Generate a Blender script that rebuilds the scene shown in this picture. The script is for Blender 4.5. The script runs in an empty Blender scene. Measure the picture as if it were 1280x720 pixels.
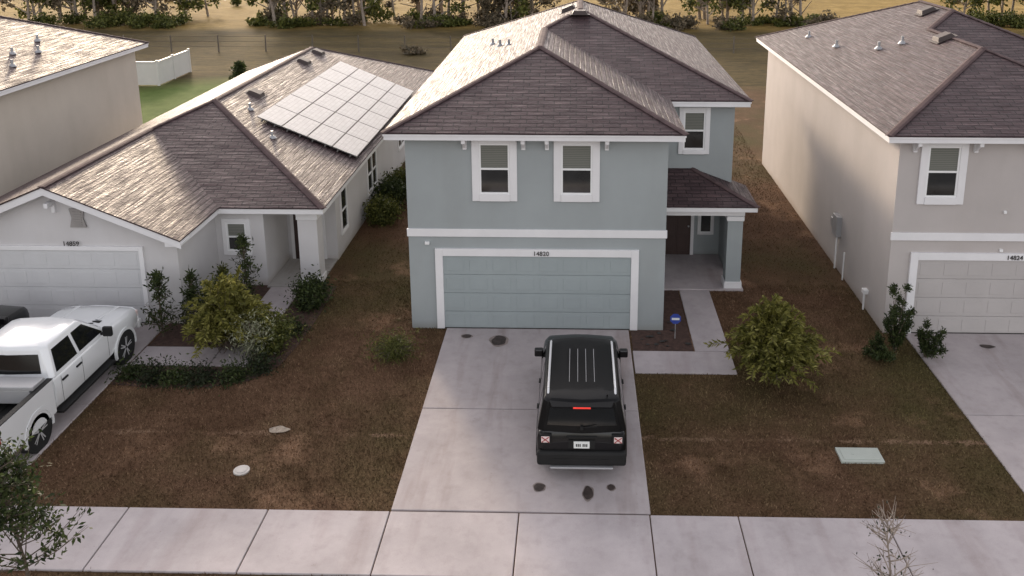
import bpy, math, random
import numpy as np
from mathutils import Vector, Matrix
random.seed(7); rng=np.random.default_rng(7)
S=bpy.context.scene
COL=S.collection

# ---------------------------------------------------------------- helpers
def empty(name,loc=(0,0,0),rz=0):
    e=bpy.data.objects.new(name,None); e.location=loc; e.rotation_euler=(0,0,rz); e.empty_display_size=.3
    COL.objects.link(e); return e

class MB:
    def __init__(s): s.v=[];s.f=[];s.m=[];s.uv=[];s.T=None
    def add(s,pts,faces,m=0,uvs=None):
        b=len(s.v)
        for p in pts:
            p=Vector(p)
            if s.T is not None: p=s.T@p
            s.v.append(tuple(p))
        for i,f in enumerate(faces):
            s.f.append([b+k for k in f]); s.m.append(m)
            s.uv.append(uvs[i] if uvs else None)
    def poly(s,pts,m=0,uv=None): s.add(pts,[list(range(len(pts)))],m,[uv] if uv else None)
    def slope(s,pts,m=0):
        P=[Vector(p) for p in pts]
        n=Vector((0,0,0))
        for i in range(len(P)): n+=P[i].cross(P[(i+1)%len(P)])
        n.normalize()
        if n.z<0: P=P[::-1]; n=-n
        u=Vector((0,0,1)).cross(n)
        u=Vector((1,0,0)) if u.length<1e-4 else u.normalized()
        v=n.cross(u)
        s.poly(P,m,[(p.dot(u),p.dot(v)) for p in P])
    def box(s,x0,x1,y0,y1,z0,z1,m=0):
        s.add([(x0,y0,z0),(x1,y0,z0),(x1,y1,z0),(x0,y1,z0),(x0,y0,z1),(x1,y0,z1),(x1,y1,z1),(x0,y1,z1)],
              [(0,3,2,1),(4,5,6,7),(0,1,5,4),(1,2,6,5),(2,3,7,6),(3,0,4,7)],m)
    def prism(s,outline,z0,z1,m=0):
        n=len(outline)
        s.add([(x,y,z0) for x,y in outline]+[(x,y,z1) for x,y in outline],
              [list(range(n))[::-1],list(range(n,2*n))]+[(i,(i+1)%n,n+(i+1)%n,n+i) for i in range(n)],m)
    def tube(s,p0,p1,r0,r1,n=8,m=0,cap=True):
        p0=Vector(p0);p1=Vector(p1);d=(p1-p0)
        if d.length<1e-6:return
        d.normalize()
        a=Vector((1,0,0)) if abs(d.x)<.8 else Vector((0,1,0))
        u=d.cross(a).normalized(); w=d.cross(u)
        pts=[]
        for p,r in((p0,r0),(p1,r1)):
            for i in range(n):
                t=2*math.pi*i/n; pts.append(p+u*(r*math.cos(t))+w*(r*math.sin(t)))
        fs=[(i,(i+1)%n,n+(i+1)%n,n+i) for i in range(n)]
        if cap: fs+= [list(range(n))[::-1],list(range(n,2*n))]
        s.add(pts,fs,m)
    def bar(s,p0,p1,w,h,m=0):
        p0=Vector(p0);p1=Vector(p1);d=(p1-p0).normalized()
        sd=d.cross(Vector((0,0,1)))
        sd=Vector((1,0,0)) if sd.length<1e-4 else sd.normalized()
        up=sd.cross(d)
        pts=[]
        for p in(p0,p1):
            for a,b in((-1,0),(1,0),(.45,1),(-.45,1)): pts.append(p+sd*(a*w/2)+up*(b*h))
        s.add(pts,[(0,1,2,3),(7,6,5,4),(0,4,5,1),(1,5,6,2),(2,6,7,3),(3,7,4,0)],m)
    def build(s,name,mats,parent=None,bevel=0,smooth=False,angle=35,seg=2):
        me=bpy.data.meshes.new(name); me.from_pydata(s.v,[],s.f)
        for mt in (mats if isinstance(mats,(list,tuple)) else [mats]): me.materials.append(mt)
        for i,p in enumerate(me.polygons): p.material_index=s.m[i]; p.use_smooth=smooth
        if any(u for u in s.uv):
            ul=me.uv_layers.new(name='UVMap')
            for i,p in enumerate(me.polygons):
                if s.uv[i]:
                    for k,li in enumerate(p.loop_indices): ul.data[li].uv=s.uv[i][k]
        me.update()
        if smooth:
            try: me.set_sharp_from_angle(angle=math.radians(angle))
            except Exception: pass
        o=bpy.data.objects.new(name,me); COL.objects.link(o)
        if parent: o.parent=parent
        if bevel:
            b=o.modifiers.new('b','BEVEL'); b.width=bevel; b.segments=seg; b.limit_method='ANGLE'; b.angle_limit=math.radians(30)
        return o

# ---------------------------------------------------------------- materials
def nt(name):
    m=bpy.data.materials.new(name); m.use_nodes=True; t=m.node_tree
    return m,t,t.nodes['Principled BSDF']
def mixc(t,fac,a,b,mode='MIX'):
    n=t.nodes.new('ShaderNodeMix'); n.data_type='RGBA'; n.blend_type=mode
    for idx,x in((0,fac),(6,a),(7,b)):
        if isinstance(x,bpy.types.NodeSocket): t.links.new(x,n.inputs[idx])
        else:
            n.inputs[idx].default_value = x if idx==0 else (*x,1) if len(x)==3 else x
    return n.outputs[2]
def ramp(t,src,p0,p1,c0=(0,0,0),c1=(1,1,1)):
    r=t.nodes.new('ShaderNodeValToRGB'); e=r.color_ramp.elements
    e[0].position=p0;e[1].position=p1;e[0].color=(*c0,1);e[1].color=(*c1,1)
    t.links.new(src,r.inputs[0]); return r.outputs[0]
def noise(t,scale,detail=4,rough=.55,vec=None,stretch=None):
    if vec is None:
        tc=t.nodes.new('ShaderNodeTexCoord'); vec=tc.outputs['Object']
    if stretch:
        mp=t.nodes.new('ShaderNodeMapping'); mp.inputs['Scale'].default_value=stretch
        t.links.new(vec,mp.inputs[0]); vec=mp.outputs[0]
    n=t.nodes.new('ShaderNodeTexNoise'); n.inputs['Scale'].default_value=scale
    n.inputs['Detail'].default_value=detail; n.inputs['Roughness'].default_value=rough
    t.links.new(vec,n.inputs['Vector']); return n.outputs[0]
def bump(t,b,src,strength=.3,dist=.02):
    n=t.nodes.new('ShaderNodeBump'); n.inputs['Strength'].default_value=strength; n.inputs['Distance'].default_value=dist
    t.links.new(src,n.inputs['Height']); t.links.new(n.outputs[0],b.inputs['Normal'])
def sc(c,k): return tuple(min(1,x*k) for x in c)
def mat(name,col,rough=.8,var=.12,scale=1.5,bs=0,bscale=80,metal=0,spec=.5,coat=0,fine=.08,stretch=None):
    m,t,b=nt(name)
    n1=noise(t,scale,5,.6,stretch=stretch)
    c=mixc(t,ramp(t,n1,.3,.7),sc(col,1-var),sc(col,1+var))
    if fine:
        n2=noise(t,60,3,.7); c=mixc(t,ramp(t,n2,.35,.65),mixc(t,1.0,c,(1-fine,)*3,'MULTIPLY'),c)
    t.links.new(c,b.inputs['Base Color'])
    b.inputs['Roughness'].default_value=rough; b.inputs['Metallic'].default_value=metal
    b.inputs['Specular IOR Level'].default_value=spec; b.inputs['Coat Weight'].default_value=coat
    b.inputs['Coat Roughness'].default_value=.08
    if bs: bump(t,b,noise(t,bscale,3,.6),bs,.01)
    return m
def stucco(name,col):
    m,t,b=nt(name)
    big=noise(t,.6,5,.6); streak=noise(t,.6,4,.6,stretch=(1.4,1.4,.3)); fine=noise(t,90,2,.6)
    c=mixc(t,ramp(t,big,.3,.7),sc(col,.94),sc(col,1.05))
    c=mixc(t,ramp(t,streak,.45,.8),c,mixc(t,1.0,c,(.93,.92,.91),'MULTIPLY'))
    c=mixc(t,ramp(t,fine,.4,.6),mixc(t,1.0,c,(.95,.95,.95),'MULTIPLY'),c)
    tc=t.nodes.new('ShaderNodeTexCoord'); sp=t.nodes.new('ShaderNodeSeparateXYZ'); t.links.new(tc.outputs['Object'],sp.inputs[0])
    ad=t.nodes.new('ShaderNodeMath'); ad.operation='MULTIPLY_ADD'; ad.inputs[1].default_value=.5
    t.links.new(streak,ad.inputs[0]); t.links.new(sp.outputs[2],ad.inputs[2])
    low=ramp(t,ad.outputs[0],.22,.5,(1,1,1),(0,0,0))
    c=mixc(t,low,c,mixc(t,1.0,c,(.80,.75,.70),'MULTIPLY'))
    t.links.new(c,b.inputs['Base Color']); b.inputs['Roughness'].default_value=.9; b.inputs['Specular IOR Level'].default_value=.2
    bump(t,b,noise(t,70,3,.7),.3,.008)
    return m
def shingle(name,ca,cb):
    m,t,b=nt(name)
    uv=t.nodes.new('ShaderNodeUVMap')
    br=t.nodes.new('ShaderNodeTexBrick'); t.links.new(uv.outputs[0],br.inputs['Vector'])
    br.inputs['Scale'].default_value=1; br.inputs['Brick Width'].default_value=.42; br.inputs['Row Height'].default_value=.165
    br.inputs['Mortar Size'].default_value=.016; br.inputs['Mortar Smooth'].default_value=.6; br.offset=.37
    br.inputs['Color1'].default_value=(*ca,1); br.inputs['Color2'].default_value=(*cb,1)
    br.inputs['Mortar'].default_value=(*sc(ca,.4),1); br.inputs['Bias'].default_value=-.1
    n1=noise(t,.9,5,.65,vec=uv.outputs[0]); n2=noise(t,4,4,.7,vec=uv.outputs[0],stretch=(.22,4.5,1))
    c=mixc(t,ramp(t,n1,.3,.7),mixc(t,1.0,br.outputs[0],(.80,.78,.78),'MULTIPLY'),br.outputs[0])
    c=mixc(t,ramp(t,n2,.52,.66),c,mixc(t,1.0,c,(1.7,1.65,1.6),'MULTIPLY'))  # pale streaks paint the glare on the shingle relief into the colour
    t.links.new(c,b.inputs['Base Color']); b.inputs['Specular IOR Level'].default_value=.42
    # some streaks along the courses are smoother than others
    rr=t.nodes.new('ShaderNodeMapRange'); rr.inputs[1].default_value=.4; rr.inputs[2].default_value=.62; rr.inputs[3].default_value=.78; rr.inputs[4].default_value=.50
    t.links.new(n2,rr.inputs[0]); t.links.new(rr.outputs[0],b.inputs['Roughness'])
    sp=t.nodes.new('ShaderNodeSeparateXYZ'); t.links.new(uv.outputs[0],sp.inputs[0])
    dv=t.nodes.new('ShaderNodeMath'); dv.operation='DIVIDE'; dv.inputs[1].default_value=.165; t.links.new(sp.outputs[1],dv.inputs[0])
    fr=t.nodes.new('ShaderNodeMath'); fr.operation='FRACT'; t.links.new(dv.outputs[0],fr.inputs[0])
    a=t.nodes.new('ShaderNodeMath'); a.operation='MULTIPLY_ADD'; a.inputs[1].default_value=-1.0; t.links.new(fr.outputs[0],a.inputs[0])
    s2=t.nodes.new('ShaderNodeMath'); s2.operation='MULTIPLY_ADD'; s2.inputs[1].default_value=-.6; t.links.new(br.outputs[1],s2.inputs[0]); 
    t.links.new(noise(t,9,3,.7,vec=uv.outputs[0]),s2.inputs[2]); t.links.new(s2.outputs[0],a.inputs[2])
    bump(t,b,a.outputs[0],1.0,.028)
    return m
def concrete(name,col,stain=(.70,.66,.62)):
    m,t,b=nt(name)
    n1=noise(t,.7,6,.65); n2=noise(t,3.5,5,.7); n3=noise(t,120,2,.6); n4=noise(t,.5,4,.6,stretch=(2.5,.35,1)); n5=noise(t,11,4,.75)
    c=mixc(t,ramp(t,n1,.35,.65),sc(col,.86),sc(col,1.07))
    c=mixc(t,ramp(t,n2,.5,.75),c,mixc(t,1.0,c,(.87,.86,.85),'MULTIPLY'))
    c=mixc(t,ramp(t,n4,.52,.68),c,mixc(t,1.0,c,stain,'MULTIPLY')) if stain else c
    c=mixc(t,ramp(t,n5,.66,.74),c,mixc(t,1.0,c,(.78,.75,.72),'MULTIPLY'))
    c=mixc(t,ramp(t,n3,.4,.6),mixc(t,1.0,c,(.9,.9,.9),'MULTIPLY'),c)
    t.links.new(c,b.inputs['Base Color']); b.inputs['Roughness'].default_value=.85; b.inputs['Specular IOR Level'].default_value=.25
    bump(t,b,noise(t,150,3,.6),.25,.006)
    return m
def leafmat(name,c0,c1,c2=None,tl=.25):
    m,t,b=nt(name)
    g=t.nodes.new('ShaderNodeNewGeometry')
    r=t.nodes.new('ShaderNodeValToRGB'); e=r.color_ramp.elements
    e[0].color=(*c0,1); e[1].color=(*c1,1); e[0].position=.1; e[1].position=.8
    if c2: x=e.new(.97); x.color=(*c2,1)
    t.links.new(g.outputs['Random Per Island'],r.inputs[0])
    c=mixc(t,ramp(t,noise(t,2.2,3,.6),.35,.65),mixc(t,1.0,r.outputs[0],(.6,.62,.6),'MULTIPLY'),r.outputs[0])
    t.links.new(c,b.inputs['Base Color']); b.inputs['Roughness'].default_value=.6; b.inputs['Specular IOR Level'].default_value=.25
    tr=t.nodes.new('ShaderNodeBsdfTranslucent'); t.links.new(c,tr.inputs[0])
    mx=t.nodes.new('ShaderNodeMixShader'); mx.inputs[0].default_value=tl
    t.links.new(b.outputs[0],mx.inputs[1]); t.links.new(tr.outputs[0],mx.inputs[2])
    t.links.new(mx.outputs[0],t.nodes['Material Output'].inputs[0])
    return m

M_blue=stucco('stucco_blue_grey',(.325,.352,.358))
M_greige=stucco('stucco_greige',(.46,.425,.41))
M_cream=stucco('stucco_cream',(.50,.45,.39))
M_offw=stucco('stucco_off_white',(.57,.555,.56))
M_white=mat('white_trim',(.71,.70,.71),.6,.04,fine=.03)
M_shi=shingle('shingle_brown',(.050,.028,.031),(.080,.049,.051))
M_cap=mat('shingle_cap',(.088,.060,.060),.85,.3,4,spec=.2)
M_dblue=mat('garage_door_blue',(.30,.338,.345),.6,.04,fine=.03,spec=.25)
M_dgrg=mat('garage_door_greige',(.42,.395,.385),.6,.04,fine=.03,spec=.25)
M_dwht=mat('garage_door_white',(.54,.54,.55),.6,.04,fine=.03,spec=.25)
M_glass=mat('window_glass',(.028,.028,.028),.06,.3,fine=0,spec=.8)
M_vinyl=mat('vinyl_white',(.76,.76,.76),.4,.02,fine=0)
M_dark=mat('dark_metal',(.03,.028,.026),.5,.2)
M_ventb=mat('vent_brown',(.06,.045,.042),.6,.15,spec=.3)
M_alu=mat('aluminium',(.38,.38,.39),.5,.05,metal=.4)
M_conc=concrete('driveway_concrete',(.42,.375,.375),(.78,.74,.72))
M_walk=concrete('sidewalk_concrete',(.44,.395,.40),(.86,.83,.82))
M_asph=concrete('asphalt',(.055,.055,.057),None)
M_kerb=concrete('kerb_concrete',(.40,.38,.36))
M_door=mat('door_brown',(.05,.028,.024),.5,.15)
M_mulch=mat('mulch',(.075,.040,.030),.95,.45,9,1.0,45,fine=.4)
m,t,b=nt('blinds_behind_glass')
w=t.nodes.new('ShaderNodeTexWave'); w.bands_direction='Z'; w.inputs['Scale'].default_value=6.5
tc=t.nodes.new('ShaderNodeTexCoord'); t.links.new(tc.outputs['Object'],w.inputs[0])
t.links.new(mixc(t,w.outputs[1],(.125,.13,.115),(.20,.20,.175)),b.inputs['Base Color']); b.inputs['Roughness'].default_value=.08; b.inputs['Coat Weight'].default_value=.3
M_blind=m
m,t,b=nt('solar_cells')
uv=t.nodes.new('ShaderNodeUVMap'); br=t.nodes.new('ShaderNodeTexBrick'); t.links.new(uv.outputs[0],br.inputs[0]); br.offset=0
br.inputs['Scale'].default_value=1;br.inputs['Brick Width'].default_value=.165;br.inputs['Row Height'].default_value=.165;br.inputs['Mortar Size'].default_value=.006
br.inputs['Color1'].default_value=(.36,.35,.355,1);br.inputs['Color2'].default_value=(.42,.41,.415,1);br.inputs['Mortar'].default_value=(.24,.23,.23,1)  # pale cells: the sky's reflection is put into the base colour
t.links.new(br.outputs[0],b.inputs['Base Color']); b.inputs['Roughness'].default_value=.5; b.inputs['Specular IOR Level'].default_value=.35
M_pv=m

# ---------------------------------------------------------------- ground
def ground_material():
    m,t,b=nt('ground_grass_and_field')
    tc=t.nodes.new('ShaderNodeTexCoord'); sp=t.nodes.new('ShaderNodeSeparateXYZ'); t.links.new(tc.outputs['Object'],sp.inputs[0])
    big=noise(t,.16,5,.6); mid=noise(t,.8,6,.7); fine=noise(t,22,5,.75); patch=noise(t,.45,4,.6); grain=noise(t,70,2,.7)
    lawn=mixc(t,ramp(t,mid,.35,.66),(.092,.052,.030),(.160,.096,.060))
    lawn=mixc(t,ramp(t,big,.45,.66),lawn,mixc(t,ramp(t,fine,.3,.7),(.066,.055,.022),(.112,.090,.042)))
    lawn=mixc(t,ramp(t,patch,.58,.72),lawn,(.28,.175,.112))
    # a dry, worn strip across the left lawn over the old trench
    dm=t.nodes.new('ShaderNodeMath'); dm.operation='ADD'; dm.inputs[1].default_value=4.9; t.links.new(sp.outputs[1],dm.inputs[0])
    da=t.nodes.new('ShaderNodeMath'); da.operation='ABSOLUTE'; t.links.new(dm.outputs[0],da.inputs[0])
    db=t.nodes.new('ShaderNodeMath'); db.operation='MULTIPLY_ADD'; db.inputs[1].default_value=-1.1; t.links.new(da.outputs[0],db.inputs[0]); t.links.new(noise(t,1.7,5,.8),db.inputs[2])
    lawn=mixc(t,ramp(t,db.outputs[0],.44,.56),lawn,(.25,.165,.11))
    lawn=mixc(t,ramp(t,fine,.35,.65),mixc(t,1.0,lawn,(.6,.57,.55),'MULTIPLY'),mixc(t,1.0,lawn,(1.3,1.27,1.25),'MULTIPLY'))
    lawn=mixc(t,ramp(t,grain,.35,.65),mixc(t,1.0,lawn,(.75,.75,.75),'MULTIPLY'),lawn)
    fz=noise(t,.12,6,.7,stretch=(.5,2.2,1)); ff=noise(t,1.6,5,.8,stretch=(.5,1.6,1))
    field=mixc(t,ramp(t,fz,.35,.65),(.060,.047,.022),(.110,.085,.038))
    field=mixc(t,ramp(t,ff,.4,.7),mixc(t,1.0,field,(.65,.65,.6),'MULTIPLY'),mixc(t,1.0,field,(1.35,1.25,1.1),'MULTIPLY'))
    gold=mixc(t,ramp(t,fz,.3,.7),(.24,.165,.05),(.42,.30,.11))  # far field: warm sunlight painted into the grass colour
    gold=mixc(t,ramp(t,ff,.45,.65),mixc(t,1.0,gold,(.6,.56,.45),'MULTIPLY'),gold)
    def step(y0,y1):
        a=t.nodes.new('ShaderNodeMath'); a.operation='MULTIPLY_ADD'; a.inputs[1].default_value=6
        t.links.new(big,a.inputs[0]); t.links.new(sp.outputs[1],a.inputs[2])
        r=t.nodes.new('ShaderNodeMapRange'); r.inputs[1].default_value=y0+3; r.inputs[2].default_value=y1+3
        t.links.new(a.outputs[0],r.inputs[0]); return r.outputs[0]
    c=mixc(t,step(29,33),lawn,field)
    c=mixc(t,step(56,60),c,gold)
    vd=t.nodes.new('ShaderNodeVectorMath'); vd.operation='DISTANCE'; vd.inputs[1].default_value=(-21,25,0)
    t.links.new(tc.outputs['Object'],vd.inputs[0])
    mr=t.nodes.new('ShaderNodeMapRange'); mr.inputs[1].default_value=7; mr.inputs[2].default_value=11; mr.inputs[3].default_value=1; mr.inputs[4].default_value=0
    t.links.new(vd.outputs['Value'],mr.inputs[0])
    c=mixc(t,mr.outputs[0],c,mixc(t,ramp(t,mid,.3,.7),(.070,.105,.022),(.12,.16,.045)))
    t.links.new(c,b.inputs['Base Color']); b.inputs['Roughness'].default_value=.95; b.inputs['Specular IOR Level'].default_value=.1
    bump(t,b,noise(t,30,5,.75),.9,.03)
    return m
g=MB(); g.poly([(-600,-300,0),(600,-300,0),(600,900,0),(-600,900,0)]); g.build('ground',ground_material())

# ---------------------------------------------------------------- paving
TOP=.035
def slabs(name,rects,mt,top=TOP):
    q=MB()
    for x0,x1,y0,y1 in rects: q.box(x0+.011,x1-.011,y0+.011,y1-.011,-.08,top)
    return q.build(name,mt,bevel=.012,seg=1)
xs=[-28,-24,-20.4,-16.2,-13.6,-11.2,-8.4,-5.75,-3.45,-1.03,1.41,3.05,5.75,8.65,11.2,13.8,16,20,24]
slabs('sidewalk',[(a,b,-9.0,-7.36) for a,b in zip(xs,xs[1:])],M_walk)
dr=lambda x0,x1,y1: [(x0,x1,-7.34,-3.9),(x0,x1,-3.9,y1)]
slabs('driveway',dr(-3.45,1.44,.02)+[(-3.45,-1.03,-12.2,-9.0),(-1.03,1.44,-12.2,-9.0)],M_conc)
slabs('driveway',dr(8.7,13.7,.02)+[(8.7,13.7,-12.2,-9.0)],M_conc)
slabs('driveway',dr(-16.4,-11.05,.12)+[(-16.4,-11.05,-12.2,-9.0)],M_conc)
slabs('front_walkway',[(3.05,3.95,-1.15,2.55),(1.46,3.95,-2.25,-1.15)],M_walk)
slabs('front_walkway',[(-11.03,-9.05,-2.15,-1.2),(-9.05,-8.1,-2.15,-.4),(-9.05,-8.1,-.4,2.45)],M_walk)
q=MB(); q.poly([(-300,-20,.004),(300,-20,.004),(300,-12.5,.004),(-300,-12.5,.004)]); q.build('road',M_asph)
q=MB(); q.box(-300,300,-12.5,-12.2,-.1,.12); q.build('kerb',M_kerb,bevel=.02)

def blob(cx,cy,rx,ry,z,n=22,j=.25,seed=0):
    r=random.Random(seed); ph=[r.uniform(0,6.28) for _ in range(3)]
    return [(cx+rx*math.cos(a)*(1+j*math.sin(2*a+ph[0])*.6+j*math.sin(5*a+ph[1])*.4),cy+ry*math.sin(a)*(1+j*math.sin(3*a+ph[2])*.6),z) for a in [2*math.pi*i/n for i in range(n)]]
M_wet=mat('oil_stain',(.055,.042,.038),.6,.4,8,fine=.2,spec=.3)
M_damp=mat('damp_concrete',(.22,.18,.165),.7,.3,8,spec=.3)
q=MB()
for i,(x,y,rx,ry) in enumerate([(-1.98,-.72,.20,.26),(-2.85,-.5,.12,.10),(-.68,-6.62,.11,.12),(.27,-6.78,.09,.20),(.72,-6.6,.07,.09)]):
    q.poly(blob(x,y,rx*1.25,ry*1.18,TOP+.004,j=.15,seed=i+40),1); q.poly(blob(x,y,rx,ry,TOP+.008,j=.15,seed=i),0)
q.poly(blob(10.6,-.75,.18,.1,TOP+.008,seed=9),0); q.poly(blob(11.0,-2.6,.05,.05,TOP+.008,seed=10),0)
q.build('oil_stain',[M_wet,M_damp])
q=MB()
q.poly([(1.48,-1.13,.014),(3.03,-1.13,.014),(3.03,2.5,.014),(2.33,2.5,.014),(2.33,.02,.014),(1.48,.02,.014)])
q.build('mulch_bed',M_mulch)
q=MB()
q.poly([(-11.0,-1.18,.014),(-9.06,-1.18,.014),(-9.06,2.62,.014),(-10.62,2.62,.014),(-10.62,.12,.014),(-11.0,.12,.014)])
q.poly([(-11.2,-3.0,.012),(-10,-3.15,.012),(-8.6,-3.1,.012),(-7.8,-2.8,.012),(-7.3,-2.1,.012),(-7.15,-1,.012),(-7.1,.5,.012),(-7.1,2.6,.012),(-8.08,2.6,.012),(-8.08,-2.17,.012),(-11.0,-2.17,.012)])
q.build('mulch_bed',M_mulch)

# ---------------------------------------------------------------- roofs
def L_roof(par,XL,XF,XR,Yf,Yb0,Yb1,ze,t,gable=False,wall=None):
    w=XF-XL;W=XR-XL;xf=(XL+XF)/2;xm=(XL+XR)/2
    zf=ze+t*w/2;zm=ze+t*W/2
    A=(XL,Yf,ze);B=(XF,Yf,ze);C=(XF,Yb0,ze);D=(XR,Yb0,ze);E=(XR,Yb1,ze);F=(XL,Yb1,ze)
    P=(xf,Yf if gable else Yf+w/2,zf);Q=(xf,Yb0+w/2,zf);R=(xm,Yb0+W/2,zm);T=(xm,Yb1-W/2,zm)
    q=MB()
    if not gable: q.slope([A,B,P])
    q.slope([B,C,Q,P]); q.slope([C,D,R,Q]); q.slope([D,E,T,R]); q.slope([E,F,T]); q.slope([F,A,P,Q,R,T])
    for a,b in((A,B),(B,C),(C,D),(D,E),(E,F),(F,A)):
        if gable and a is A: continue
        q.add([a,b,(b[0],b[1],b[2]-.04),(a[0],a[1],a[2]-.04)],[(0,3,2,1)],0,[[(0,0),(0,.04),(1,.04),(1,0)]])
    if gable:
        for a,b in((A,P),(B,P)): q.add([a,b,(b[0],b[1],b[2]-.04),(a[0],a[1],a[2]-.04)],[(0,1,2,3)],0,[[(0,0),(1,0),(1,.04),(0,.04)]])
    q.build('roof_shingles',M_shi,par)
    c=MB()
    L=[(P,Q),(Q,R),(R,T),(D,R),(E,T),(F,T)]+([] if gable else [(A,P),(B,P)])
    for a,b in L:
        a=Vector(a);b=Vector(b); n=max(1,int((b-a).length/.3))
        for i in range(n):
            p0=a.lerp(b,i/n); p1=a.lerp(b,(i+1.04)/n)
            c.bar(p0+Vector((0,0,-.012)),p1+Vector((0,0,-.002)),.22,.024)
    c.build('ridge_caps',M_cap,par)
    f=MB(); o=.03; zt=ze-.012; zb=ze-.2
    if gable:
        f.prism([(XL+o,Yb0+.0),(XF+.0,Yb0+.0),(XF+.001,Yb0+o),(XR-o,Yb0+o),(XR-o,Yb1-o),(XL+o,Yb1-o)],zb,zt)
        for x in(XL+o,XF-o-.4): f.box(x,x+.4,Yf+.06,Yb0-.003,zb+.002,zt-.003)
        d=.2
        for a in(A,B):
            f.add([(a[0],Yf+o,a[2]-.045),(P[0],Yf+o,P[2]-.045),(P[0],Yf+o,P[2]-.045-d),(a[0],Yf+o,a[2]-.045-d),
                   (a[0],Yf+o+.03,a[2]-.045),(P[0],Yf+o+.03,P[2]-.045),(P[0],Yf+o+.03,P[2]-.045-d),(a[0],Yf+o+.03,a[2]-.045-d)],
                  [(0,1,2,3),(7,6,5,4),(0,4,5,1),(3,2,6,7),(0,3,7,4)])
            f.poly([(a[0],Yf+o,a[2]-.12),(P[0],Yf+o,P[2]-.12),(P[0],Yf+.6,P[2]-.12),(a[0],Yf+.6,a[2]-.12)])
    else:
        f.prism([(XL+o,Yf+o),(XF-o,Yf+o),(XF-o,Yb0+o),(XR-o,Yb0+o),(XR-o,Yb1-o),(XL+o,Yb1-o)],zb,zt)
        f.prism([(XL+o-.02,Yf+o-.02),(XF-o+.02,Yf+o-.02),(XF-o+.02,Yb0+o-.02),(XR-o+.02,Yb0+o-.02),(XR-o+.02,Yb1-o+.02),(XL+o-.02,Yb1-o+.02)],ze-.09,zt-.02)
    f.build('fascia_and_soffit',M_white,par)

def pipes(par,pts):
    q=MB()
    for x,y,z in pts:
        q.tube((x,y,z-.1),(x,y,z+.22),.045,.045,10,0); q.tube((x,y,z-.02),(x,y,z+.07),.14,.06,10,0)
    q.build('plumbing_vents',[M_alu],par)
def boxvents(par,pts,t,axis):
    q=MB()
    for x,y,z,s in pts:
        q.T=Matrix.Translation((x,y,z))@(Matrix.Rotation(math.atan(t)*s,4,'Y') if axis=='x' else Matrix.Rotation(math.atan(t)*s,4,'X'))
        q.add([(-.28,-.28,-.02),(.28,-.28,-.02),(.28,.28,-.02),(-.28,.28,-.02),(-.2,-.22,.12),(.2,-.22,.12),(.2,.22,.12),(-.2,.22,.12)],
              [(4,5,6,7),(0,1,5,4),(1,2,6,5),(2,3,7,6),(3,0,4,7)],0)
        q.box(-.34,.34,-.34,.34,-.01,.008,0)
    q.T=None
    q.build('roof_vents',M_ventb,par,bevel=.015)

def window(par,X0,X1,z0,z1,Y,trim=.19,proud=.05,sill=True,axis='y',double=False,blind=True):
    T=MB();G=MB();F=MB()
    if axis=='x':
        R=Matrix(((0,-1,0,Y),(1,0,0,0),(0,0,1,0),(0,0,0,1)))
        for k in(T,G,F): k.T=R
        Y=0
    a=trim
    if a:
        T.box(X0-a,X0,Y-proud,Y+.03,z0-a,z1+a*.9); T.box(X1,X1+a,Y-proud,Y+.03,z0-a,z1+a*.9)
        T.box(X0,X1,Y-proud,Y+.03,z1,z1+a*.9); T.box(X0,X1,Y-proud-.02,Y+.03,z0-a,z0)
    f=.045
    F.box(X0,X0+f,Y-.03,Y+.03,z0,z1);F.box(X1-f,X1,Y-.03,Y+.03,z0,z1)
    F.box(X0+f,X1-f,Y-.03,Y+.03,z0,z0+f);F.box(X0+f,X1-f,Y-.03,Y+.03,z1-f,z1)
    zm=(z0+z1)/2; F.box(X0+f,X1-f,Y-.028,Y+.03,zm-.025,zm+.025)
    if double: xm=(X0+X1)/2; F.box(xm-.05,xm+.05,Y-.034,Y+.03,z0+f,z1-f)
    G.box(X0+f,X1-f,Y-.006,Y+.02,zm+.025,z1-f,1 if blind else 0)
    G.box(X0+f,X1-f,Y-.004,Y+.02,z0+f,zm-.025,0)
    if a: T.build('window_trim',M_white,par,bevel=.006,seg=1)
    F.build('window_frame',M_vinyl,par); G.build('window_glass',[M_glass,M_blind],par)

def garage_door(par,X0,X1,z1,Y,md,trim=.2):
    q=MB(); h=z1/4
    q.box(X0+.01,X1-.01,Y-.012,Y+.02,0.03,z1-.01)
    for i in range(4):
        a=.035+i*h if i==0 else i*h
        q.box(X0,X1,Y-.035,Y-.011,a+.008,(i+1)*h-.008)
        n=8; pw=(X1-X0)/n
        for k in range(n):
            q.box(X0+k*pw+.08,X0+(k+1)*pw-.08,Y-.043,Y-.034,i*h+.10,(i+1)*h-.09)
    q.build('garage_door',md,par,bevel=.006,seg=1)
    q=MB(); q.box(X0,X1,Y-.05,Y-.01,.034,.06); q.build('door_seal',M_dark,par)
    q=MB(); q.box(X0-trim,X0,Y-.07,Y+.03,.034,z1+trim); q.box(X1,X1+trim,Y-.07,Y+.03,.034,z1+trim); q.box(X0,X1,Y-.07,Y+.03,z1,z1+trim)
    q.build('garage_trim',M_white,par,bevel=.006,seg=1)

def number(par,txt,x,y,z,s=.17):
    c=bpy.data.curves.new('house_number','FONT'); c.body=txt; c.size=s; c.align_x='CENTER'; c.extrude=.008
    o=bpy.data.objects.new('house_number',c); o.location=(x,y,z); o.rotation_euler=(math.pi/2,0,0); c.materials.append(M_dark); o.parent=par; COL.objects.link(o)

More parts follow.
